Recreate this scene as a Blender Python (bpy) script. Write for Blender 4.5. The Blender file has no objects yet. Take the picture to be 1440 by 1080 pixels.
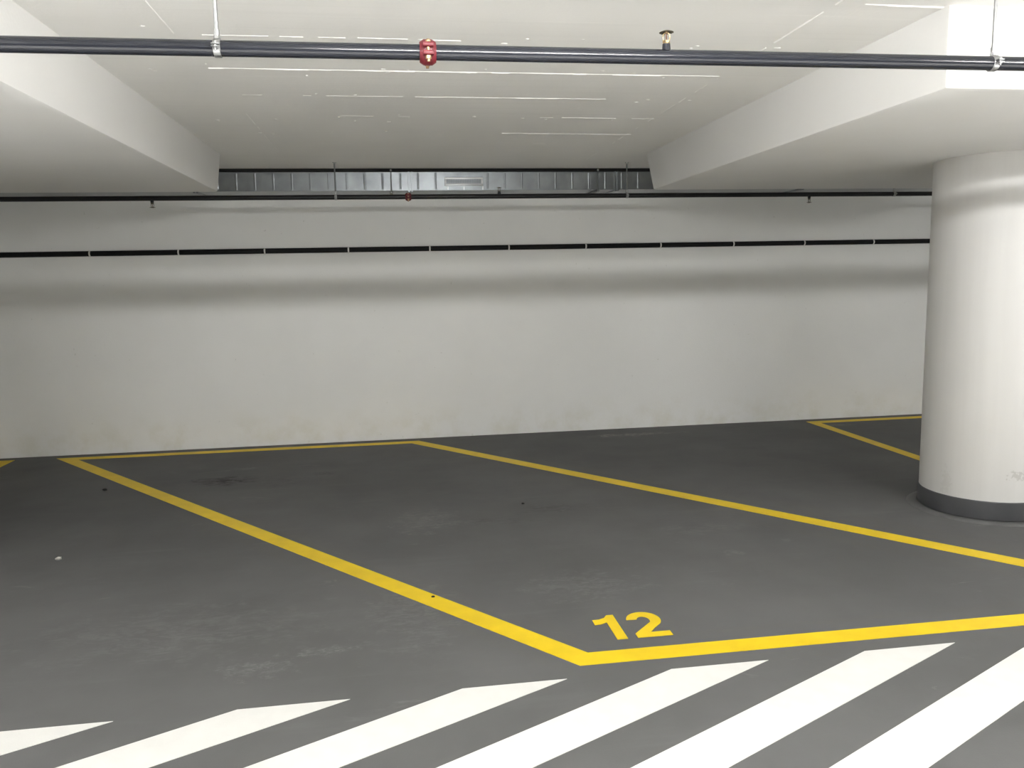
import bpy, bmesh, math, random
from mathutils import Vector, Matrix
random.seed(7)
SC = bpy.context.scene
COL = SC.collection
PI = math.pi

# ------------------------------------------------------------------ materials
def new_mat(name):
    m = bpy.data.materials.new(name); m.use_nodes = True
    nt = m.node_tree; b = nt.nodes['Principled BSDF']
    return m, nt, b

def plain(name, col, rough=0.5, metal=0.0, spec=0.5, bump=0.0, bscale=200.0, var=0.0, vscale=6.0):
    m, nt, b = new_mat(name)
    b.inputs['Roughness'].default_value = rough
    b.inputs['Metallic'].default_value = metal
    b.inputs['Specular IOR Level'].default_value = spec
    b.inputs['Base Color'].default_value = (*col, 1)
    tc = nt.nodes.new('ShaderNodeTexCoord')
    if var > 0:
        n = nt.nodes.new('ShaderNodeTexNoise'); n.inputs['Scale'].default_value = vscale
        n.inputs['Detail'].default_value = 6
        nt.links.new(tc.outputs['Object'], n.inputs['Vector'])
        r = nt.nodes.new('ShaderNodeValToRGB')
        r.color_ramp.elements[0].position = 0.3; r.color_ramp.elements[1].position = 0.7
        r.color_ramp.elements[0].color = (*[c * (1 - var) for c in col], 1)
        r.color_ramp.elements[1].color = (*[min(1, c * (1 + var)) for c in col], 1)
        nt.links.new(n.outputs['Fac'], r.inputs['Fac'])
        nt.links.new(r.outputs['Color'], b.inputs['Base Color'])
    if bump > 0:
        n = nt.nodes.new('ShaderNodeTexNoise'); n.inputs['Scale'].default_value = bscale
        nt.links.new(tc.outputs['Object'], n.inputs['Vector'])
        bp = nt.nodes.new('ShaderNodeBump'); bp.inputs['Strength'].default_value = bump
        bp.inputs['Distance'].default_value = 0.002
        nt.links.new(n.outputs['Fac'], bp.inputs['Height'])
        nt.links.new(bp.outputs['Normal'], b.inputs['Normal'])
    return m

def mix_rgb(nt, fac, a, b, blend='MIX'):
    n = nt.nodes.new('ShaderNodeMix'); n.data_type = 'RGBA'; n.blend_type = blend
    for s, v in ((n.inputs[0], fac), (n.inputs[6], a), (n.inputs[7], b)):
        if isinstance(v, (int, float)): s.default_value = v
        elif isinstance(v, tuple): s.default_value = (*v, 1)
        else: nt.links.new(v, s)
    return n.outputs[2]

def math_n(nt, op, a, b=None, clamp=False):
    n = nt.nodes.new('ShaderNodeMath'); n.operation = op; n.use_clamp = clamp
    for i, v in enumerate((a, b)):
        if v is None: continue
        if isinstance(v, (int, float)): n.inputs[i].default_value = v
        else: nt.links.new(v, n.inputs[i])
    return n.outputs[0]

def ramp(nt, v, lo, hi):
    n = nt.nodes.new('ShaderNodeMapRange'); n.interpolation_type = 'SMOOTHSTEP'
    nt.links.new(v, n.inputs['Value'])
    n.inputs['From Min'].default_value = lo; n.inputs['From Max'].default_value = hi
    return n.outputs['Result']

def noise(nt, vec, scale, detail=5, rough=0.55, dist=0.0):
    n = nt.nodes.new('ShaderNodeTexNoise')
    n.inputs['Scale'].default_value = scale; n.inputs['Detail'].default_value = detail
    n.inputs['Roughness'].default_value = rough; n.inputs['Distortion'].default_value = dist
    nt.links.new(vec, n.inputs['Vector'])
    return n.outputs['Fac']

def scaled(nt, vec, s):
    n = nt.nodes.new('ShaderNodeMapping'); n.inputs['Scale'].default_value = s
    nt.links.new(vec, n.inputs['Vector'])
    return n.outputs['Vector']

def geo_pos(nt):
    return nt.nodes.new('ShaderNodeNewGeometry').outputs['Position']

def blob(nt, pos, c, r, amp=0.5, ns=9.0):
    """soft ragged spot on the floor round c=(x,y) with radii r"""
    m = nt.nodes.new('ShaderNodeMapping'); m.vector_type = 'POINT'
    m.inputs['Location'].default_value = (-c[0] / r[0], -c[1] / r[1], 0)
    m.inputs['Scale'].default_value = (1 / r[0], 1 / r[1], 0)
    nt.links.new(pos, m.inputs['Vector'])
    ln = nt.nodes.new('ShaderNodeVectorMath'); ln.operation = 'LENGTH'
    nt.links.new(m.outputs['Vector'], ln.inputs[0])
    nz = noise(nt, pos, ns, 6, 0.65)
    d = math_n(nt, 'ADD', ln.outputs['Value'], math_n(nt, 'MULTIPLY', math_n(nt, 'SUBTRACT', nz, 0.5), amp * 4))
    f = math_n(nt, 'SUBTRACT', 1.0, ramp(nt, d, 0.15, 1.15))
    g = noise(nt, scaled(nt, pos, (ns * 1.3, ns * 3.2, 1)), 1.0, 8, 0.72, 1.6)      # scuffed, streaky fill
    return math_n(nt, 'MULTIPLY', f, ramp(nt, g, 0.40, 0.62))

# white wall paint
def wall_mat(name, col, dirt=0.0, streak=False):
    m, nt, b = new_mat(name)
    pos = geo_pos(nt)
    c = mix_rgb(nt, ramp(nt, noise(nt, pos, 1.1, 5), 0.35, 0.7), tuple(x * 0.965 for x in col), col)
    if streak:                                                      # faint roller and plank lines
        s = noise(nt, scaled(nt, pos, (0.5, 26, 1)), 1.0, 5, 0.6)
        c = mix_rgb(nt, math_n(nt, 'MULTIPLY', ramp(nt, s, 0.5, 0.72), 0.55), c, tuple(x * 0.93 for x in col))
        s2 = noise(nt, scaled(nt, pos, (0.9, 45, 1)), 1.0, 4, 0.6)
        c = mix_rgb(nt, math_n(nt, 'MULTIPLY', ramp(nt, s2, 0.62, 0.75), 0.5), c, tuple(min(1, x * 1.07) for x in col))
    if dirt > 0:                                                    # yellowish splash stains low on the wall
        sp = nt.nodes.new('ShaderNodeSeparateXYZ'); nt.links.new(pos, sp.inputs[0])
        low = math_n(nt, 'SUBTRACT', 1.0, ramp(nt, sp.outputs['Z'], 0.03, 0.42))
        n1 = ramp(nt, noise(nt, pos, 3.1, 7, 0.65), 0.42, 0.68)
        c = mix_rgb(nt, math_n(nt, 'MULTIPLY', math_n(nt, 'MULTIPLY', low, n1), dirt), c, (0.62, 0.58, 0.40))
        sp2 = ramp(nt, noise(nt, pos, 26, 3, 0.5), 0.735, 0.77)
        c = mix_rgb(nt, math_n(nt, 'MULTIPLY', sp2, 0.25), c, (0.40, 0.38, 0.33))
    nt.links.new(c, b.inputs['Base Color'])
    b.inputs['Roughness'].default_value = 0.62
    b.inputs['Specular IOR Level'].default_value = 0.25
    bp = nt.nodes.new('ShaderNodeBump'); bp.inputs['Strength'].default_value = 0.25; bp.inputs['Distance'].default_value = 0.003
    nt.links.new(noise(nt, pos, 60, 4), bp.inputs['Height'])
    nt.links.new(bp.outputs['Normal'], b.inputs['Normal'])
    return m

WHITE = (0.80, 0.785, 0.74)
M = {}
M['wall'] = wall_mat('white_wall_paint', (0.915, 0.915, 0.895), dirt=0.26)
M['ceil'] = wall_mat('white_ceiling_paint', (0.82, 0.812, 0.79), streak=True)
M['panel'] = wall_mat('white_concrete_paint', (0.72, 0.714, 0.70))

M['bare'] = plain('bare_grey_concrete', (0.30, 0.30, 0.29), 0.8, spec=0.2, var=0.12, vscale=2)  # unseen opposite wall kept dark so it sends back less light

# column paint with scuffs
def column_mat():
    m, nt, b = new_mat('white_column_paint')
    pos = geo_pos(nt)
    col = (0.66, 0.653, 0.64)
    c = mix_rgb(nt, ramp(nt, noise(nt, scaled(nt, pos, (9, 9, 0.7)), 1.0, 5), 0.35, 0.7), tuple(x * 0.95 for x in col), col)
    tc = nt.nodes.new('ShaderNodeTexCoord')
    def spot(cx, cy, cz, r, amp, dark, k):
        m_ = nt.nodes.new('ShaderNodeMapping')
        m_.inputs['Location'].default_value = (-cx / r[0], -cy / r[0], -cz / r[1])
        m_.inputs['Scale'].default_value = (1 / r[0], 1 / r[0], 1 / r[1])
        nt.links.new(tc.outputs['Object'], m_.inputs['Vector'])
        ln = nt.nodes.new('ShaderNodeVectorMath'); ln.operation = 'LENGTH'; nt.links.new(m_.outputs['Vector'], ln.inputs[0])
        nz = noise(nt, pos, 45, 4, 0.6)
        d = math_n(nt, 'ADD', ln.outputs['Value'], math_n(nt, 'MULTIPLY', math_n(nt, 'SUBTRACT', nz, 0.5), amp))
        f = math_n(nt, 'MULTIPLY', math_n(nt, 'SUBTRACT', 1.0, ramp(nt, d, 0.5, 1.0)), k)
        return f
    c = mix_rgb(nt, spot(*SCUFF, (0.05, 0.032), 4.5, 0, 0.55), c, (0.42, 0.41, 0.39))
    c = mix_rgb(nt, spot(*SCUFF2, (0.035, 0.10), 3.5, 0, 0.30), c, (0.50, 0.49, 0.47))
    nt.links.new(c, b.inputs['Base Color'])
    b.inputs['Roughness'].default_value = 0.5; b.inputs['Specular IOR Level'].default_value = 0.3
    return m

# grey floor coating
def floor_mat():
    m, nt, b = new_mat('grey_floor_coating')
    pos = geo_pos(nt)
    base = (0.118, 0.118, 0.117)
    c = mix_rgb(nt, ramp(nt, noise(nt, pos, 0.9, 6, 0.6), 0.3, 0.72), tuple(x * 0.88 for x in base), tuple(x * 1.08 for x in base))
    # long faint roller and tyre bands
    t1 = noise(nt, scaled(nt, pos, (0.7, 5.5, 1)), 1.0, 6, 0.62, 0.4)
    c = mix_rgb(nt, math_n(nt, 'MULTIPLY', ramp(nt, t1, 0.55, 0.75), 0.35), c, tuple(x * 1.22 for x in base))
    # thin pale scuffs, gathered in patches
    sc = noise(nt, scaled(nt, pos, (3.0, 11, 1)), 1.0, 8, 0.7, 1.2)
    patch = ramp(nt, noise(nt, pos, 1.6, 3), 0.5, 0.68)
    c = mix_rgb(nt, math_n(nt, 'MULTIPLY', math_n(nt, 'MULTIPLY', ramp(nt, sc, 0.58, 0.70), patch), 0.30), c, (0.27, 0.27, 0.26))
    for (p, r, amp, ns, colr, k) in FLOOR_MARKS:
        c = mix_rgb(nt, math_n(nt, 'MULTIPLY', blob(nt, pos, p, r, amp, ns), k), c, colr)
    sp = nt.nodes.new('ShaderNodeSeparateXYZ'); nt.links.new(pos, sp.inputs[0])
    lane = math_n(nt, 'MULTIPLY', math_n(nt, 'LESS_THAN', sp.outputs['Y'], 1.50), math_n(nt, 'GREATER_THAN', sp.outputs['Y'], -1.60))             # unseen lane behind the walkway, coloured pale to bounce light onto the ceiling
    c = mix_rgb(nt, lane, c, (0.80, 0.79, 0.77))
    nt.links.new(c, b.inputs['Base Color'])
    rr = nt.nodes.new('ShaderNodeMapRange'); nt.links.new(noise(nt, pos, 3.0, 5), rr.inputs['Value'])
    rr.inputs['To Min'].default_value = 0.55; rr.inputs['To Max'].default_value = 0.72
    nt.links.new(rr.outputs['Result'], b.inputs['Roughness'])
    b.inputs['Specular IOR Level'].default_value = 0.14
    bp = nt.nodes.new('ShaderNodeBump'); bp.inputs['Strength'].default_value = 0.18; bp.inputs['Distance'].default_value = 0.002
    nt.links.new(noise(nt, pos, 130, 4), bp.inputs['Height'])
    nt.links.new(bp.outputs['Normal'], b.inputs['Normal'])
    return m

D1 = (0.034, 0.034, 0.032); L1 = (0.23, 0.23, 0.225)
FLOOR_MARKS = [
    ((-1.42, 6.70), (0.30, 0.19), 0.45, 7, D1, 1.0),
    ((-1.33, 7.12), (0.13, 0.06), 0.5, 9, L1, 0.5),
    ((-0.63, 6.78), (0.14, 0.09), 0.5, 9, D1, 0.5),
    ((-0.95, 6.55), (0.25, 0.2), 0.7, 8, D1, 0.25),
    ((0.18, 5.25), (0.24, 0.28), 1.0, 10, L1, 0.38),
    ((0.62, 5.15), (0.25, 0.10), 0.8, 6, D1, 0.35),
    ((1.05, 5.35), (0.30, 0.14), 0.8, 6, D1, 0.40),
    ((2.35, 7.75), (0.55, 0.10), 0.7, 7, (0.30, 0.29, 0.26), 0.65),
    ((4.55, 7.72), (0.25, 0.06), 0.7, 9, (0.30, 0.29, 0.26), 0.5),
    ((-0.62, 3.32), (0.16, 0.10), 1.0, 17, L1, 0.42),
    ((-0.35, 3.42), (0.14, 0.06), 1.0, 17, L1, 0.42),
    ((-1.05, 3.75), (0.7, 0.35), 0.9, 7, L1, 0.22),
    ((0.05, 3.75), (0.25, 0.45), 0.9, 9, L1, 0.25),
    ((0.95, 3.95), (0.35, 0.22), 0.9, 10, L1, 0.28),
    ((1.9, 4.7), (0.30, 0.15), 0.9, 6, L1, 0.18),
    ((1.9, 4.25), (0.08, 0.05), 0.9, 15, L1, 0.35),
]
SCUFF = (-0.085, -0.383, 0.30); SCUFF2 = (-0.372, -0.12, 0.22)
M['floor'] = floor_mat()
M['column'] = column_mat()
M['base'] = plain('dark_grey_base_paint', (0.078, 0.079, 0.085), 0.5, var=0.15, vscale=5)
M['collar'] = plain('grey_cove_coating', (0.125, 0.125, 0.125), 0.55, spec=0.3, var=0.15, vscale=9)
M['yellow'] = plain('yellow_road_paint', (0.78, 0.555, 0.015), 0.5, spec=0.35, bump=0.2, bscale=160, var=0.07, vscale=7)
M['stripe'] = plain('white_road_paint', (0.72, 0.715, 0.69), 0.6, spec=0.3, bump=0.2, bscale=160, var=0.035, vscale=9)
M['pipe'] = plain('dark_blue_grey_pipe_enamel', (0.015, 0.0165, 0.023), 0.22, spec=0.5)
M['pipe_rear'] = plain('black_pipe_enamel', (0.007, 0.007, 0.009), 0.35, spec=0.4)
M['zinc'] = plain('zinc_plated_steel', (0.42, 0.425, 0.43), 0.36, metal=0.9, var=0.15, vscale=60)
M['red'] = plain('red_coupling_enamel', (0.125, 0.013, 0.020), 0.38, spec=0.4, var=0.15, vscale=40)
M['brass'] = plain('brass', (0.40, 0.30, 0.17), 0.35, metal=0.9)
M['goldbolt'] = plain('yellow_zinc_bolt', (0.45, 0.30, 0.17), 0.45, metal=0.6)
M['bulb'] = plain('red_glass_bulb', (0.12, 0.06, 0.04), 0.15, spec=0.6)
M['darkbrass'] = plain('dull_bronze', (0.10, 0.085, 0.055), 0.45, metal=0.6)
M['duct'] = plain('galvanised_sheet', (0.30, 0.32, 0.335), 0.30, metal=1.0, var=0.18, vscale=6)
M['grille'] = plain('aluminium_grille', (0.72, 0.73, 0.74), 0.35, metal=0.7)
M['slat'] = plain('grey_grille_slat', (0.20, 0.21, 0.22), 0.45, metal=0.5)
M['black'] = plain('gap_black', (0.008, 0.008, 0.008), 0.7, spec=0.2)
M['rail'] = plain('black_plastic_conduit', (0.006, 0.006, 0.007), 0.55, spec=0.25)
M['clip'] = plain('white_plastic_clip', (0.80, 0.79, 0.76), 0.45)
M['steel'] = plain('dull_steel', (0.16, 0.165, 0.165), 0.5, metal=0.7)
M['crumb_l'] = plain('pale_grit', (0.55, 0.54, 0.50), 0.8, var=0.2, vscale=90)
M['crumb_d'] = plain('dark_grit', (0.015, 0.015, 0.015), 0.8)
M['housing'] = plain('grey_lamp_housing', (0.55, 0.55, 0.55), 0.5)
def emit_mat(name, col, s):
    m, nt, b = new_mat(name)
    b.inputs['Base Color'].default_value = (0.8, 0.8, 0.8, 1)
    b.inputs['Emission Color'].default_value = (*col, 1); b.inputs['Emission Strength'].default_value = s
    return m
LAMP_STRENGTH = 200.0
M['lamp'] = emit_mat('lit_lamp_diffuser', (1.0, 1.0, 0.982), LAMP_STRENGTH)

# ------------------------------------------------------------------ mesh helpers
def box(bm, x0, x1, y0, y1, z0, z1, bev=0.0, seg=2):
    t = bmesh.new()
    vs = [t.verts.new((x, y, z)) for z in (z0, z1) for y in (y0, y1) for x in (x0, x1)]
    for f in ((0, 2, 3, 1), (4, 5, 7, 6), (0, 1, 5, 4), (2, 6, 7, 3), (0, 4, 6, 2), (1, 3, 7, 5)):
        t.faces.new([vs[i] for i in f])
    if bev > 0:
        bmesh.ops.bevel(t, geom=t.edges[:], offset=bev, segments=seg, affect='EDGES', profile=0.5)
    merge(bm, t)

def merge(bm, t):
    me = bpy.data.meshes.new('tmp'); t.to_mesh(me); t.free(); bm.from_mesh(me); bpy.data.meshes.remove(me)

def prism(bm, pts, z0, z1):
    """vertical extrusion of an (x,y) outline"""
    n = len(pts)
    a = sum(pts[i][0] * pts[(i + 1) % n][1] - pts[(i + 1) % n][0] * pts[i][1] for i in range(n))
    if a < 0: pts = pts[::-1]
    lo = [bm.verts.new((x, y, z0)) for x, y in pts]; hi = [bm.verts.new((x, y, z1)) for x, y in pts]
    bm.faces.new(hi); bm.faces.new(lo[::-1])
    for i in range(n):
        j = (i + 1) % n; bm.faces.new((lo[i], lo[j], hi[j], hi[i]))

def lathe(bm, prof, c=(0, 0, 0), axis='Z', seg=32, a0=0.0, a1=2 * PI):
    """revolve (r, h) profile round an axis through c; closed ends when r = 0"""
    full = abs(a1 - a0 - 2 * PI) < 1e-6
    n = seg if full else seg + 1
    def P(r, h, a):
        u, v = r * math.cos(a), r * math.sin(a)
        p = {'Z': (u, v, h), 'X': (h, u, v), 'Y': (u, h, v)}[axis]
        return (p[0] + c[0], p[1] + c[1], p[2] + c[2])
    rings = []
    for r, h in prof:
        if r < 1e-9: rings.append([bm.verts.new(P(0, h, 0))])
        else: rings.append([bm.verts.new(P(r, h, a0 + (a1 - a0) * i / seg)) for i in range(n)])
    for A, B in zip(rings, rings[1:]):
        for i in range(seg):
            j = (i + 1) % n
            q = [A[i % len(A)], A[j % len(A)], B[j % len(B)], B[i % len(B)]]
            u = []
            for v in q:
                if v not in u: u.append(v)
            if len(u) > 2:
                try: bm.faces.new(u)
                except ValueError: pass

def cyl(bm, c, r, h0, h1, axis='Z', seg=24, bev=0.0):
    if bev > 0: prof = [(0, h0), (r - bev, h0), (r, h0 + bev), (r, h1 - bev), (r - bev, h1), (0, h1)]
    else: prof = [(0, h0), (r, h0), (r, h1), (0, h1)]
    lathe(bm, prof, c, axis, seg)

def ring(bm, c, ri, ro, w, axis='X', seg=32, a0=0, a1=2 * PI, bev=0.002):
    p = [(ri, -w / 2), (ro - bev, -w / 2), (ro, -w / 2 + bev), (ro, w / 2 - bev), (ro - bev, w / 2), (ri, w / 2), (ri, -w / 2)]
    lathe(bm, p, c, axis, seg, a0, a1)

def tube(bm, pts, r, seg=10):
    pts = [Vector(p) for p in pts]; rings = []
    for i, p in enumerate(pts):
        d = (pts[min(i + 1, len(pts) - 1)] - pts[max(i - 1, 0)]).normalized()
        u = d.orthogonal().normalized()
        if rings_ref := getattr(tube, 'u', None):
            pu = rings_ref - d * rings_ref.dot(d)
            if i > 0 and pu.length > 1e-3: u = pu.normalized()
        tube.u = u; v = d.cross(u)
        rings.append([bm.verts.new(p + r * (math.cos(2 * PI * k / seg) * u + math.sin(2 * PI * k / seg) * v)) for k in range(seg)])
    tube.u = None
    for A, B in zip(rings, rings[1:]):
        for k in range(seg): bm.faces.new((A[k], A[(k + 1) % seg], B[(k + 1) % seg], B[k]))
    bm.faces.new(rings[0][::-1]); bm.faces.new(rings[-1])
tube.u = None

def hexnut(bm, c, r, h0, h1, axis='Z'):
    cyl(bm, c, r, h0, h1, axis, 6, min(0.0008, r * 0.15))

def obj(name, bm, m, parent=None, smooth=True, origin=None):
    """one mesh object; world coordinates in, origin at its base (or at its parent's origin)"""
    bmesh.ops.remove_doubles(bm, verts=bm.verts[:], dist=1e-6)
    bmesh.ops.recalc_face_normals(bm, faces=bm.faces[:])
    if parent is not None:
        o0 = Vector(world_loc(parent))
    elif origin is not None: o0 = Vector(origin)
    else:
        xs = [v.co for v in bm.verts]
        o0 = Vector(((min(v.x for v in xs) + max(v.x for v in xs)) / 2, (min(v.y for v in xs) + max(v.y for v in xs)) / 2, min(v.z for v in xs)))
    for v in bm.verts: v.co -= o0
    me = bpy.data.meshes.new(name); bm.to_mesh(me); bm.free()
    if smooth:
        me.polygons.foreach_set('use_smooth', [True] * len(me.polygons))
        me.set_sharp_from_angle(angle=math.radians(32))
    me.materials.append(m)
    o = bpy.data.objects.new(name, me); COL.objects.link(o)
    if parent is not None: o.parent = parent
    else: o.location = o0
    return o

def world_loc(o):
    p = Vector(o.location)
    while o.parent is not None:
        o = o.parent; p = p + Vector(o.location)
    return p

def tag(o, label=None, cat=None, group=None, kind=None):
    if label: o['label'] = label
    if cat: o['category'] = cat
    if group: o['group'] = group
    if kind: o['kind'] = kind
    return o

def thing(name, label, cat, loc, group=None):
    o = bpy.data.objects.new(name, None); COL.objects.link(o); o.location = loc
    o.empty_display_size = 0.1
    return tag(o, label, cat, group)

def copy_tree(o, parent=None):
    c = o.copy(); COL.objects.link(c)
    if parent is not None: c.parent = parent
    for ch in list(o.children): copy_tree(ch, c)
    return c

def structure(name, bm, m, label, cat):
    return tag(obj(name, bm, m, smooth=False), label, cat, kind='structure')

# ------------------------------------------------------------------ the setting
ZC = 2.602          # ceiling
ZP = 2.292          # underside of the drop panels
YW = 8.10           # rear wall
X0, X1, Y0 = -9.0, 10.5, -7.2

bm = bmesh.new(); box(bm, X0 - .2, X1 + .2, Y0 - .2, YW + .2, -0.2, 0.0)
structure('floor', bm, M['floor'], 'grey coated concrete garage floor with yellow and white markings', 'floor')
bm = bmesh.new(); box(bm, X0 - .2, X1 + .2, YW, YW + .2, 0.0, ZC)
structure('wall_back', bm, M['wall'], 'long white painted concrete wall behind the parking bays', 'wall')
bm = bmesh.new(); box(bm, X0 - .2, X1 + .2, Y0 - .2, Y0, 0.0, ZC)
structure('wall_front', bm, M['bare'], 'unseen grey wall behind the photographer', 'wall')
bm = bmesh.new(); box(bm, X0 - .2, X0, Y0, YW, 0.0, ZC)
structure('wall_left', bm, M['wall'], 'white wall far to the left of the bays', 'wall')
bm = bmesh.new(); box(bm, X1, X1 + .2, Y0, YW, 0.0, ZC)
structure('wall_right', bm, M['wall'], 'white wall far to the right of the bays', 'wall')

# ceiling slab with the raised fins left by the formwork joints, part of the same cast
bm = bmesh.new(); box(bm, X0 - .2, X1 + .2, Y0 - .2, YW + .2, ZC, ZC + .2)
structure('ceiling', bm, M['ceil'], 'white painted concrete ceiling slab over the parking bays', 'ceiling')
bm = bmesh.new()
def fin(xa, ya, xb, yb, h=0.005, w=0.006, gaps=0.0, step=0.07):
    a = Vector((xa, ya, 0)); b = Vector((xb, yb, 0)); L = (b - a).length; d = (b - a) / L; n = Vector((-d.y, d.x, 0))
    s = 0.0
    while s < L:
        e = min(L, s + step * random.uniform(0.6, 1.6))
        if random.random() >= gaps:
            hh = h * random.uniform(0.35, 0.75); ww = w * random.uniform(0.7, 1.2)
            p, q = a + d * s, a + d * e
            v = [bm.verts.new((p + n * ww / 2 + Vector((0, 0, ZC + .001)))), bm.verts.new((p - n * ww / 2 + Vector((0, 0, ZC + .001)))), bm.verts.new((p + Vector((0, 0, ZC - hh)))),
                 bm.verts.new((q + n * ww / 2 + Vector((0, 0, ZC + .001)))), bm.verts.new((q - n * ww / 2 + Vector((0, 0, ZC + .001)))), bm.verts.new((q + Vector((0, 0, ZC - hh))))]
            for f in ((0, 1, 2), (3, 5, 4), (0, 2, 5, 3), (1, 4, 5, 2)): bm.faces.new([v[i] for i in f])
        s = e
fin(-0.81, 4.090, 1.70, 4.093, 0.007, 0.009)
fin(-0.82, 4.645, 0.10, 4.645, 0.003, 0.006, 0.35)
fin(0.10, 4.645, 1.25, 4.645, 0.005, 0.007, 0.1)
fin(-0.27, 5.185, 0.15, 5.20, 0.003, 0.006, 0.4)
fin(0.97, 5.19, 1.72, 5.20, 0.004, 0.006, 0.3)
fin(0.80, 5.745, 1.74, 5.775, 0.006, 0.008, 0.05)
fin(1.90, 6.21, 2.14, 6.23, 0.004, 0.007, 0.3)
fin(0.9, 6.2, 1.2, 6.2, 0.003, 0.006, 0.4)
fin(-0.82, 3.565, -0.15, 3.565, 0.004, 0.007, 0.45)
fin(-0.10, 3.56, 0.33, 3.572, 0.005, 0.008, 0.35)
fin(1.71, 2.985, 2.15, 2.992, 0.008, 0.011, 0.15)
fin(1.705, 2.6, 1.705, 3.64, 0.007, 0.010, 0.08)
fin(-0.825, 2.6, -0.828, 3.55, 0.005, 0.007, 0.3)
fin(-0.82, 5.15, -0.83, 7.4, 0.002, 0.006, 0.2)
fin(1.71, 4.1, 1.71, 7.3, 0.002, 0.005, 0.5)
for _ in range(60):                                             # small blobs of paint-over grout
    x, y = random.uniform(-1.2, 2.1), random.choice((3.56, 3.6, 4.09, 4.1, 4.64, 5.2, 5.3, 5.75)) + random.gauss(0, .05)
    r = random.uniform(0.004, 0.010)
    t = bmesh.new(); bmesh.ops.create_icosphere(t, subdivisions=1, radius=1.0)
    bmesh.ops.scale(t, vec=(r * random.uniform(1, 2.2), r, r * 0.45), verts=t.verts[:])
    bmesh.ops.translate(t, vec=(x, y, ZC), verts=t.verts[:]); merge(bm, t)
structure('trim_1', bm, M['ceil'], 'pale raised formwork lines and grout blobs on the ceiling', 'ceiling trim')

# ------------------------------------------------------------------ drop panels on the columns
def drop_panel(xa, xb):
    bm = bmesh.new()
    ya, yb, yt = 2.968, 6.535, 6.72
    v = [bm.verts.new(p) for p in ((xa, ya, ZP), (xb, ya, ZP), (xb, yb, ZP), (xa, yb, ZP), (xa, ya, ZC), (xb, ya, ZC), (xb, yt, ZC), (xa, yt, ZC))]
    for f in ((3, 2, 1, 0), (4, 5, 6, 7), (0, 1, 5, 4), (2, 3, 7, 6), (0, 4, 7, 3), (1, 2, 6, 5)): bm.faces.new([v[i] for i in f])
    ed = [e for e in bm.edges if not (e.verts[0].co.z > ZC - .01 and e.verts[1].co.z > ZC - .01)]
    bmesh.ops.bevel(bm, geom=ed, offset=0.018, segments=2, affect='EDGES', profile=0.5)
    return bm
dpR = obj('drop_panel', drop_panel(2.156, 5.656), M['panel'])
tag(dpR, 'white concrete drop panel on top of the round column, right side', 'ceiling panel', 'ceiling drop panels')
dpL = copy_tree(dpR); dpL.location.x = -1.282 - 1.75
dpL['label'] = 'white concrete drop panel jutting down from the ceiling at the left edge'

# ------------------------------------------------------------------ columns
CX, CY, CR = 3.905, 4.79, 0.392
col = thing('column', 'thick round white column with dark grey base band on the right', 'column', (CX, CY, 0), 'round columns')
bm = bmesh.new(); lathe(bm, [(0, .132), (CR, .132), (CR, ZP - .0005), (0, ZP - .0005)], (CX, CY, 0), 'Z', 128)
obj('shaft', bm, M['column'], col)
bm = bmesh.new(); lathe(bm, [(0, .012), (CR + .004, .012), (CR + .006, .016), (CR + .006, .128), (CR + .003, .132), (0, .132)], (CX, CY, 0), 'Z', 128)
tag(obj('base_band', bm, M['base'], col), 'dark grey painted band')
bm = bmesh.new(); lathe(bm, [(0, 0), (CR + .075, 0), (CR + .068, .005), (CR + .035, .009), (CR + .012, .011), (CR + .008, .006), (0, .006)], (CX, CY, 0), 'Z', 128)
tag(obj('cove_collar', bm, M['collar'], col), 'low grey coated collar on the floor')
col2 = copy_tree(col); col2.location = (-3.032, CY, 0)
col2['label'] = 'round white column standing just beyond the left edge of the picture'

# ------------------------------------------------------------------ floor markings
ZM = 0.002
def at_n(nx, ny, c, y):      # x on the line nx*x+ny*y=c
    return (c - ny * y) / nx
NA = (0.782, 0.623); A0, A1 = 2.475, 2.588
NB = (0.7934, 0.6087); B0, B1 = 4.890, 5.013
YF0, YF1 = 3.083, 3.190
YB0, YB1 = 7.862, 7.968
bay = thing('bay_outline', 'yellow painted outline of slanted parking bay 12 on the grey floor', 'floor marking', (0.5, 5.4, 0))
XL = lambda y: at_n(*NA, A0, y)
XLi = lambda y: at_n(*NA, A1, y)
XR = lambda y: at_n(*NB, B1, y)
XRi = lambda y: at_n(*NB, B0, y)
bm = bmesh.new(); prism(bm, [(XL(YF0), YF0), (XLi(YF1), YF1), (XLi(YB0), YB0), (XL(YB1), YB1)], 0, ZM); obj('left_line', bm, M['yellow'], bay, False)
bm = bmesh.new(); prism(bm, [(XL(YF0), YF0), (XR(YF0), YF0), (XRi(YF1), YF1), (XLi(YF1), YF1)], 0, ZM); obj('front_line', bm, M['yellow'], bay, False)
bm = bmesh.new(); prism(bm, [(XR(YF0), YF0), (XR(YB1), YB1), (XRi(YB0), YB0), (XRi(YF1), YF1)], 0, ZM); obj('right_line', bm, M['yellow'], bay, False)
bm = bmesh.new(); prism(bm, [(XLi(YB0), YB0), (XRi(YB0), YB0), (XR(YB1), YB1), (XL(YB1), YB1)], 0, ZM); obj('rear_line', bm, M['yellow'], bay, False)

bayR = thing('bay_outline', 'yellow bay corner on the floor beside the round column, by the wall', 'floor marking', (4.42, 7.9, 0))
bm = bmesh.new(); prism(bm, [(4.345, 4.0), (4.452, 4.0), (4.452, 7.87), (4.345, 7.975)], 0, ZM); obj('side_line', bm, M['yellow'], bayR, False)
bm = bmesh.new(); prism(bm, [(4.452, 7.87), (8.0, 7.87), (8.0, 7.975), (4.345, 7.975)], 0, ZM); obj('rear_line', bm, M['yellow'], bayR, False)

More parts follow.
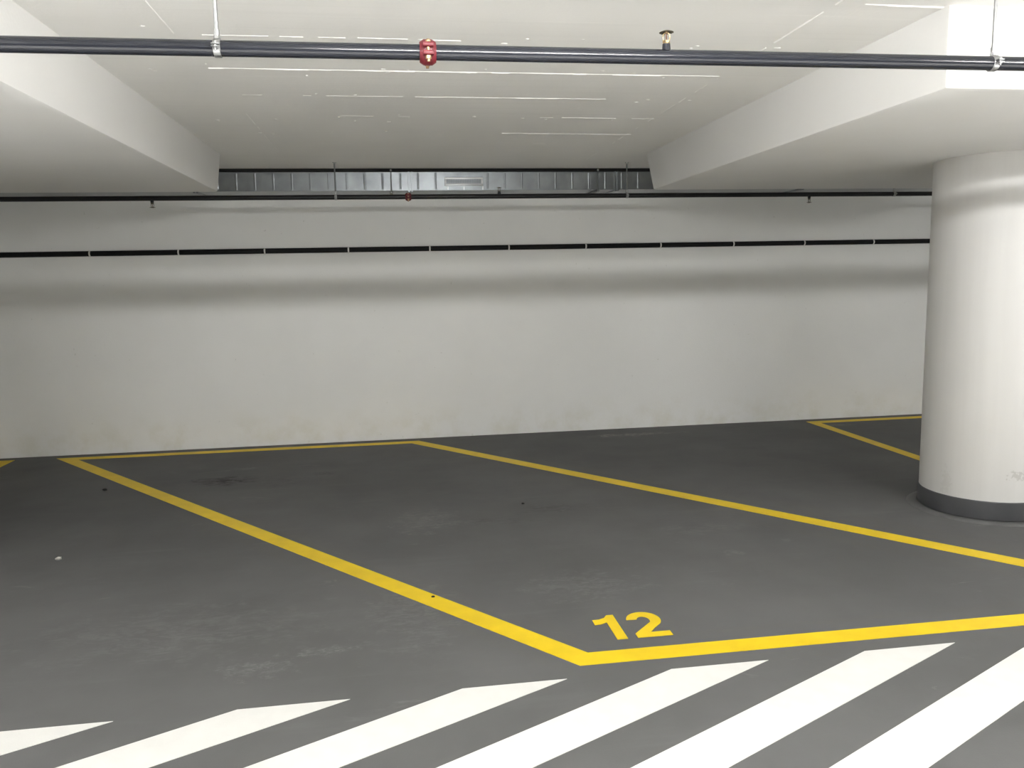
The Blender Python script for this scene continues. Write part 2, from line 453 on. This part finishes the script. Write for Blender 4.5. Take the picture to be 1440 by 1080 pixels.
bayL = thing('bay_outline', 'yellow bay corner tip on the floor by the wall at the left edge', 'floor marking', (-3.6, 7.9, 0))
bm = bmesh.new(); prism(bm, [(-3.66, 4.0), (-3.555, 4.0), (-3.555, 7.985), (-3.66, 7.88)], 0, ZM); obj('side_line', bm, M['yellow'], bayL, False)
bm = bmesh.new(); prism(bm, [(-6.5, 7.88), (-3.66, 7.88), (-3.555, 7.985), (-6.5, 7.985)], 0, ZM); obj('rear_line', bm, M['yellow'], bayL, False)

# painted number 12
num = thing('bay_number', 'yellow painted number 12 on the floor inside the bay corner', 'number', (1.02, 3.42, 0))
one = [(0.866, 3.505), (0.866, 3.452), (0.897, 3.456), (0.927, 3.471), (0.927, 3.289), (0.976, 3.289), (0.976, 3.546), (0.944, 3.546), (0.925, 3.518), (0.897, 3.506)]
bm = bmesh.new(); prism(bm, one, 0, ZM); obj('digit', bm, M['yellow'], num, False)
def arc(cx, cy, rx, ry, a0, a1, n):
    return [(cx + rx * math.cos(math.radians(a0 + (a1 - a0) * i / n)), cy + ry * math.sin(math.radians(a0 + (a1 - a0) * i / n))) for i in range(n + 1)]
outer = arc(1.102, 3.466, 0.080, 0.086, 172, -38, 22)
inner = arc(1.100, 3.461, 0.030, 0.041, -38, 160, 16)
two = outer + [(1.128, 3.375), (1.095, 3.334), (1.184, 3.334), (1.184, 3.288), (1.022, 3.288), (1.022, 3.330)] + inner
bm = bmesh.new(); prism(bm, two, 0, ZM); obj('digit', bm, M['yellow'], num, False)

# white slanted stripes of the walkway
def stripe():
    bm = bmesh.new()
    yt, yb = 2.985, 1.55
    k = 1.965
    tip, tl = 0.0, -0.420
    prism(bm, [(tip, yt), (tip - k * (yt - yb), yb), (tl - k * (yt - yb), yb), (tl, yt)], 0, ZM)
    return bm
st_labels = ['white slanted floor stripe at the far left, only its pointed tip showing',
             'white slanted floor stripe, second from the left edge',
             'white slanted floor stripe left of the yellow bay corner, tip below the line',
             'white slanted floor stripe with its tip just below the number 12',
             'white slanted floor stripe below the yellow front line, second from the right',
             'white slanted floor stripe at the right edge, cut off by the picture border']
tips = [-1.085, -0.222, 0.632, 1.488, 2.340, 3.195]
st = None
for lab, tx in zip(st_labels, tips):
    if st is None:
        st = obj('walkway_stripe', stripe(), M['stripe'], smooth=False, origin=(0, 2.985, 0)); o = st
    else: o = copy_tree(st)
    o.location = (tx, 2.985, 0)
    tag(o, lab, 'floor marking', 'white walkway stripes')

# ------------------------------------------------------------------ sprinkler pipes
def coupling(parent, x, y, z, r, s=1.0):
    """red grooved coupling: two half housings, bolts front and back"""
    w = 0.050 * s; ro = r + 0.0145 * s
    bm = bmesh.new()
    prof = [(r * 0.97, -w / 2), (ro - .008 * s, -w / 2), (ro, -w / 2 + .012 * s), (ro, w / 2 - .012 * s), (ro - .008 * s, w / 2), (r * 0.97, w / 2), (r * 0.97, -w / 2)]
    lathe(bm, prof, (x, y, z), 'X', 36)
    for sy in (-1, 1):                                            # bolt pads either side of the split
        for sz in (-1, 1):
            a, b = sorted((y + sy * (r + .004 * s), y + sy * (r + .030 * s)))
            c, d = sorted((z + sz * .005 * s, z + sz * .019 * s))
            box(bm, x - .017 * s, x + .017 * s, a, b, c, d, .004 * s)
    h = obj('coupling', bm, M['red'], parent); tag(h, 'red pipe coupling')
    for sy in (-1, 1):
        bm = bmesh.new(); yb = y + sy * (r + .018 * s)
        cyl(bm, (x, yb, z), .0048 * s, -.037 * s, .024 * s, 'Z', 14)
        lathe(bm, [(0, .019 * s), (.0085 * s, .019 * s), (.0085 * s, .023 * s), (.005 * s, .028 * s), (0, .028 * s)], (x, yb, z), 'Z', 18)
        hexnut(bm, (x, yb, z), .0085 * s, -.030 * s, -.0195 * s)
        tag(obj('bolt', bm, M['goldbolt'], h), 'yellowish coupling bolt')
    return h

def sprinkler(parent, x, y, z, up=1, m_body='brass', s=1.0):
    """sprinkler head on a threaded outlet; z is the surface of the pipe"""
    f = lambda h: z + up * h * s
    def lt(bm, prof): lathe(bm, [(r * s, f(h)) for r, h in prof], (x, y, 0), 'Z', 24)
    bm = bmesh.new(); lt(bm, [(0, -.012), (.016, -.012), (.0135, .004), (.0125, .017), (0, .017)])
    outlet = obj('sprinkler_head', bm, M['pipe'], parent); tag(outlet, 'sprinkler head screwed into the pipe')
    bm = bmesh.new()
    lt(bm, [(0, .016), (.0105, .016), (.0105, .020), (0, .020)])
    hexnut(bm, (x, y, 0), .0125 * s, min(f(.019), f(.027)), max(f(.019), f(.027)))
    for sx in (-1, 1):
        tube(bm, [(x + sx * .0095 * s, y, f(.026)), (x + sx * .0115 * s, y, f(.036)), (x + sx * .0100 * s, y, f(.046)), (x + sx * .002 * s, y, f(.053))], .0021 * s, 8)
    cyl(bm, (x, y, 0), .0035 * s, min(f(.050), f(.056)), max(f(.050), f(.056)), 'Z', 12)
    tag(obj('frame', bm, M[m_body], outlet), 'brass sprinkler frame')
    bm = bmesh.new(); lt(bm, [(0, .027), (.0022, .028), (.0026, .038), (.0020, .049), (0, .050)])
    tag(obj('bulb', bm, M['bulb'], outlet), 'small glass bulb')
    bm = bmesh.new(); n = 16
    lt(bm, [(0, .0555), (.010, .0555), (.0195, .0525), (.0200, .0535), (.0105, .0572), (0, .0575)])
    for k in range(n):                                            # teeth of the deflector
        a = 2 * PI * k / n; c, sn = math.cos(a), math.sin(a)
        v = []
        for rr, hh in ((.0185, .0530), (.0228, .0512)):
            for w in (-.0024, .0024):
                for dz in (0, .0011):
                    v.append(bm.verts.new((x + (rr * c - w * sn) * s, y + (rr * sn + w * c) * s, f(hh + dz))))
        for q in ((0, 1, 3, 2), (4, 6, 7, 5), (0, 4, 5, 1), (2, 3, 7, 6), (1, 5, 7, 3), (0, 2, 6, 4)): bm.faces.new([v[i] for i in q])
    tag(obj('deflector', bm, M['darkbrass'], outlet), 'dark toothed deflector plate')
    return outlet

def pipe_run(parent, xa, xb, y, z, r, m):
    bm = bmesh.new(); cyl(bm, (0, y, z), r, xa, xb, 'X', 40)
    return obj('pipe_run', bm, m, parent)

YP, ZPP, RP = 2.60, 2.2925, 0.0232
p1 = thing('sprinkler_pipe', 'dark blue grey sprinkler pipe crossing the top of the picture', 'pipe', (0, YP, ZPP))
pipe_run(p1, -8.9, 10.4, YP, ZPP, RP, M['pipe'])
coupling(p1, 0.137, YP, ZPP, RP)
sprinkler(p1, 0.901, YP, ZPP + RP, 1, 'brass', 1.0)

YR, ZR, RR = 7.18, 2.312, 0.0205
p2 = thing('sprinkler_pipe', 'black sprinkler pipe below the metal duct near the wall', 'pipe', (0, YR, ZR))
pipe_run(p2, -8.9, 10.4, YR, ZR, RR, M['pipe_rear'])
coupling(p2, 0.17, YR, ZR, RR, 1.0)
for x, up in ((-1.94, -1), (0.965, 1), (3.88, -1)):
    sprinkler(p2, x, YR, ZR + up * RR, up, 'darkbrass', 1.0)

# hangers: threaded rod from the ceiling and a split pipe clamp
def hanger(x, y, z, r, label, rod_mat='zinc', lean=0.0):
    t = thing('pipe_hanger', label, 'pipe hanger', (x, y, z), 'pipe hangers')
    bm = bmesh.new(); cyl(bm, (x, y, 0), .0062, z + r + .020, ZC, 'Z', 14)
    obj('rod', bm, M[rod_mat], t)
    bm = bmesh.new(); lathe(bm, [(0, ZC), (.018, ZC), (.018, ZC - .003), (.008, ZC - .004), (.008, ZC - .012), (0, ZC - .012)], (x, y, 0), 'Z', 20)
    obj('ceiling_plate', bm, M['zinc'], t)
    bm = bmesh.new()
    ring(bm, (x, y, z), r + .0002, r + .0035, .022, 'X', 36)
    for sy in (-1, 1):
        for sz in (-1, 1):
            a, b = sorted((y + sy * (r + .002), y + sy * (r + .020))); c, d = sorted((z + sz * .002, z + sz * .005))
            box(bm, x - .011, x + .011, a, b, c, d, .0008)
    cl = obj('clamp', bm, M['zinc'], t); cl.rotation_euler.z = lean
    bm = bmesh.new()
    hexnut(bm, (x, y, 0), .0105, z + r + .002, z + r + .013); cyl(bm, (x, y, 0), .0085, z + r + .012, z + r + .030, 'Z', 18, .001)
    obj('socket', bm, M['zinc'], t)
    for sy in (-1, 1):
        bm = bmesh.new(); yb = y + sy * (r + .0125)
        cyl(bm, (x, yb, z), .0032, -.014, .012, 'Z', 12)
        lathe(bm, [(0, .005), (.0065, .005), (.006, .0085), (0, .010)], (x, yb, z), 'Z', 16); hexnut(bm, (x, yb, z), .0062, -.0105, -.005)
        obj('bolt', bm, M['zinc'], cl)
    return t
h1 = hanger(-0.484, YP, ZPP, RP, 'zinc rod hanger clamping the front dark pipe, left of the red coupling')
h2 = copy_tree(h1); h2.location.x = 2.062
h2['label'] = 'zinc rod hanger clamping the front dark pipe at the right edge, before the white panel'
h3 = hanger(-0.445, YR, ZR, RR, 'small rod hanger on the rear black pipe, left of its red coupling', 'steel')
for x, lab in ((2.125, 'small rod hanger on the rear black pipe, right of the vent grille'),
               (4.735, 'small hanger on the rear black pipe under the right drop panel, next to the column')):
    o = copy_tree(h3); o.location.x = x; o['label'] = lab

# ------------------------------------------------------------------ air duct
YD, ZD0, ZD1 = 7.60, 2.410, 2.577
duct = thing('air_duct', 'galvanised sheet metal air duct under the ceiling along the wall', 'duct', (0.3, 7.83, ZD0))
DX0, DX1 = -8.9, 10.4
GX0, GX1, GZ0, GZ1 = 0.515, 0.872, 2.452, 2.527
bm = bmesh.new(); box(bm, DX0, DX1, YD, 8.085, ZD0, ZD1, .002, 1)
x = -7.27 - 8 * .1605
k = 0
while x < DX1 - .1:                                               # stamped cross beads on the face and the underside
    if not (GX0 - .03 < x < GX1 + .03):
        t = bmesh.new()
        w, h = .010, .0035
        prof = [(-w, 0), (-w * .4, h), (w * .4, h), (w, 0)]
        for (za, zb) in ((ZD0 + .012, ZD1 - .012),):
            vs = [[t.verts.new((x + u, YD - d, z)) for u, d in prof] for z in (za, zb)]
            for i in range(3): t.faces.new((vs[0][i], vs[0][i + 1], vs[1][i + 1], vs[1][i]))
            t.faces.new(vs[0]); t.faces.new(vs[1])
        merge(bm, t)
    x += 0.1605; k += 1
obj('duct_body', bm, M['duct'], duct)
for xf in (-3.55, -1.68, 0.204, 2.145, 4.02, 5.9):                # slip flanges between the lengths of duct
    bm = bmesh.new()
    for dx in (-.014, .014): box(bm, xf + dx - .0085, xf + dx + .0085, YD - .014, 8.085, ZD0 - .014, ZD1 + .004, .001, 1)
    obj('flange', bm, M['duct'], duct)
bm = bmesh.new(); box(bm, DX0, DX1, YD - .035, YD + .035, ZD1 + .0005, ZC, 0)  # black strip stands in for the dark gap above the duct
tag(obj('gap_strip', bm, M['black'], duct, False), 'black strip standing for the dark gap between duct and ceiling')
# lower edge lip
bm = bmesh.new(); box(bm, DX0, DX1, YD - .005, YD + .001, ZD0 - .001, ZD0 + .006, .0008, 1)
obj('edge_lip', bm, M['duct'], duct)
# vent grille
bm = bmesh.new()
fw = .018
for a in ((GX0, GX1, GZ1 - fw, GZ1), (GX0, GX1, GZ0, GZ0 + fw), (GX0, GX0 + fw, GZ0 + fw, GZ1 - fw), (GX1 - fw, GX1, GZ0 + fw, GZ1 - fw)):
    box(bm, a[0], a[1], YD - .014, YD, a[2], a[3], .003, 2)
g = obj('vent_grille', bm, M['grille'], duct); tag(g, 'bright framed vent grille')
bm = bmesh.new(); n = 34
for i in range(n):
    xs = GX0 + fw + (GX1 - GX0 - 2 * fw) * (i + .5) / n
    box(bm, xs - .0018, xs + .0018, YD - .011, YD - .001, GZ0 + fw - .002, GZ1 - fw + .002)
box(bm, GX0 + fw - .001, GX1 - fw + .001, YD - .007, YD - .004, (GZ0 + GZ1) / 2 - .002, (GZ0 + GZ1) / 2 + .002)
obj('slats', bm, M['slat'], g, False)
for xs in (GX0 + .03, (GX0 + GX1) / 2, GX1 - .004):
    bm = bmesh.new(); box(bm, xs - .006, xs + .006, YD - .010, YD, ZD0 + .004, GZ0 - .006, .001, 1)
    obj('clip', bm, M['grille'], g)

def duct_hanger(x, label):
    t = thing('duct_hanger', label, 'duct hanger', (x, YD - .048, ZD0), 'duct hangers')
    bm = bmesh.new(); cyl(bm, (x, YD - .048, 0), .005, ZD0 - .03, ZC, 'Z', 12); obj('rod', bm, M['steel'], t)
    bm = bmesh.new(); box(bm, x - .015, x + .015, YD - .064, 8.085, ZD0 - .018, ZD0 - .0155, 0); box(bm, x - .015, x - .0125, YD - .064, 8.085, ZD0 - .016, ZD0 - .002)
    obj('carrier_rail', bm, M['steel'], t, False)
    for r_, za, zb in ((.010, ZD0 - .026, ZD0 - .018), (.009, ZC - .025, ZC - .010)):
        bm = bmesh.new(); hexnut(bm, (x, YD - .048, 0), r_, za, zb); obj('nut', bm, M['zinc'], t)
    return t
d1 = duct_hanger(0.030, 'thin rod and rail hanger carrying the duct, left of the vent grille')
d2 = copy_tree(d1); d2.location.x = 1.955; d2['label'] = 'thin rod and rail hanger carrying the duct, right of the vent grille'

# ------------------------------------------------------------------ black conduit on the wall
rail = thing('wall_conduit', 'straight black conduit clipped along the white rear wall', 'conduit', (0, YW, 1.90))
bm = bmesh.new()
RZ, RYc, RRr = 1.900, YW - .030, .0245
cyl(bm, (0, RYc, RZ), RRr, -8.9, 10.4, 'X', 28); obj('conduit', bm, M['rail'], rail)
clip0 = None
bm = bmesh.new(); x0 = -2.763
ring(bm, (x0, RYc, RZ), RRr - .0005, RRr + .0035, .014, 'X', 28)
box(bm, x0 - .007, x0 + .007, RYc + RRr - .004, YW, RZ - .012, RZ + .012)
c0 = obj('clip', bm, M['clip'], rail); tag(c0, 'narrow white clip')
for k in list(range(-4, 0)) + list(range(1, 15)):
    c = c0.copy(); COL.objects.link(c); c.parent = rail; c.location.x = 0.7865 * k

# ------------------------------------------------------------------ crumbs on the floor
def crumb(name, x, y, r, m, label, flat=0.6):
    t = bmesh.new(); bmesh.ops.create_icosphere(t, subdivisions=2, radius=1.0)
    for v in t.verts:
        v.co *= random.uniform(0.75, 1.15); v.co = Vector((v.co.x * r * 1.2, v.co.y * r, v.co.z * r * flat))
    zmin = min(v.co.z for v in t.verts)
    for v in t.verts: v.co += Vector((x, y, -zmin))
    tag(obj(name, t, m, smooth=False), label, 'debris')

CRUMBS = True
crumb('grit_crumb', -2.306, 6.60, .016, M['crumb_d'], 'black crumb on the grey floor left of the yellow bay line')
crumb('grit_crumb', -2.012, 4.93, .016, M['crumb_l'], 'pale chip of grit on the dark floor at the left')
crumb('grit_crumb', 0.86, 5.50, .010, M['crumb_d'], 'tiny dark crumb in the middle of bay 12')
crumb('grit_crumb', 0.145, 3.93, .008, M['crumb_d'], 'tiny dark crumb lying on the yellow left bay line')

# ------------------------------------------------------------------ lamps: battens hung under the ceiling
YL, ZL = 1.35, 2.471
lamp = thing('batten_light', 'long white batten lamp hung under the ceiling over the walkway', 'ceiling light', (0, YL, ZC), 'batten lamps')
HL = 0.78
bm = bmesh.new(); box(bm, -HL, HL, YL - .018, YL + .018, ZL + .016, ZL + .050, .006); obj('housing', bm, M['housing'], lamp)
bm = bmesh.new(); cyl(bm, (0, YL, ZL), .020, -HL + .02, HL - .02, 'X', 24, .008); obj('diffuser', bm, M['lamp'], lamp)
for sx in (-1, 1):
    bm = bmesh.new(); cyl(bm, (sx * .55, YL, 0), .005, ZL + .048, ZC, 'Z', 10); obj('rod', bm, M['steel'], lamp)
lamps = [(xx, yy) for yy in (YL,) for xx in (-2.5, 0.5, 3.5, 6.5)]
for i, (lx, ly) in enumerate(lamps):
    o = lamp if i == 0 else copy_tree(lamp)
    o.location = (lx, ly, ZC)

# reflector lamps over the unseen lane, added to bounce light onto the ceiling
def booster(x, y, first=None):
    if first is None:
        t = thing('added_light', 'added, unseen trough shaped reflector lamp under the ceiling behind the photographer', 'ceiling light', (0, 0, ZC), 'reflector lamps')
        bm = bmesh.new()
        hw, hl, d = .13, .80, .12
        for a in ((-hl, hl, -hw, -hw + .012), (-hl, hl, hw - .012, hw), (-hl, -hl + .012, -hw + .012, hw - .012), (hl - .012, hl, -hw + .012, hw - .012)):
            box(bm, a[0], a[1], a[2], a[3], ZC - d, ZC - .012)
        box(bm, -hl, hl, -hw, hw, ZC - .012, ZC)
        obj('trough', bm, M['housing'], t)
        ld = bpy.data.lights.new('booster_area', 'AREA'); ld.shape = 'RECTANGLE'; ld.size = 1.5; ld.size_y = .2
        ld.energy = LANE_POWER; ld.spread = math.radians(95); ld.color = (1.0, 1.0, 0.982)
        lo = bpy.data.objects.new('booster_area', ld); COL.objects.link(lo); lo.parent = t; lo.location = (0, 0, -.10)
    else: t = copy_tree(first)
    t.location = (x, y, ZC)
    return t
LANE_POWER = 80.0
rl = None
for yy in (-0.1,):
    for xx in (-5.0, -2.0, 1.0, 4.0, 7.0):
        t = booster(xx, yy, rl); rl = rl or t

# ------------------------------------------------------------------ world, camera, view
w = bpy.data.worlds.new('world'); SC.world = w; w.use_nodes = True
w.node_tree.nodes['Background'].inputs['Color'].default_value = (0, 0, 0, 1)

def cam():
    f, yaw, pitch, roll = 1132.3483, 0.144391964, 0.131334335, 0.0205824334
    cy, sy, cp, sp = math.cos(yaw), math.sin(yaw), math.cos(pitch), math.sin(pitch)
    fw = Vector((sy * cp, cy * cp, -sp)); r = Vector((cy, -sy, 0)); d = fw.cross(r)
    cr, sr = math.cos(roll), math.sin(roll)
    r2 = cr * r + sr * d; d2 = -sr * r + cr * d
    m = Matrix((r2, -d2, -fw)).transposed().to_4x4(); m.translation = (0, 0, 1.6)
    cd = bpy.data.cameras.new('camera'); c = bpy.data.objects.new('camera', cd); COL.objects.link(c)
    c.matrix_world = m
    cd.sensor_fit = 'HORIZONTAL'; cd.sensor_width = 36; cd.lens = 36 * f / 1440; cd.clip_start = 0.02; cd.clip_end = 100
    SC.camera = c
cam()
vs = SC.view_settings
vs.view_transform = 'Standard'; vs.look = 'None'; vs.gamma = 1.0; vs.exposure = 0.15; vs.use_curve_mapping = False
SC.display_settings.display_device = 'sRGB'
SC.cycles.max_bounces = 14; SC.cycles.diffuse_bounces = 10
SC.cycles.use_denoising = True
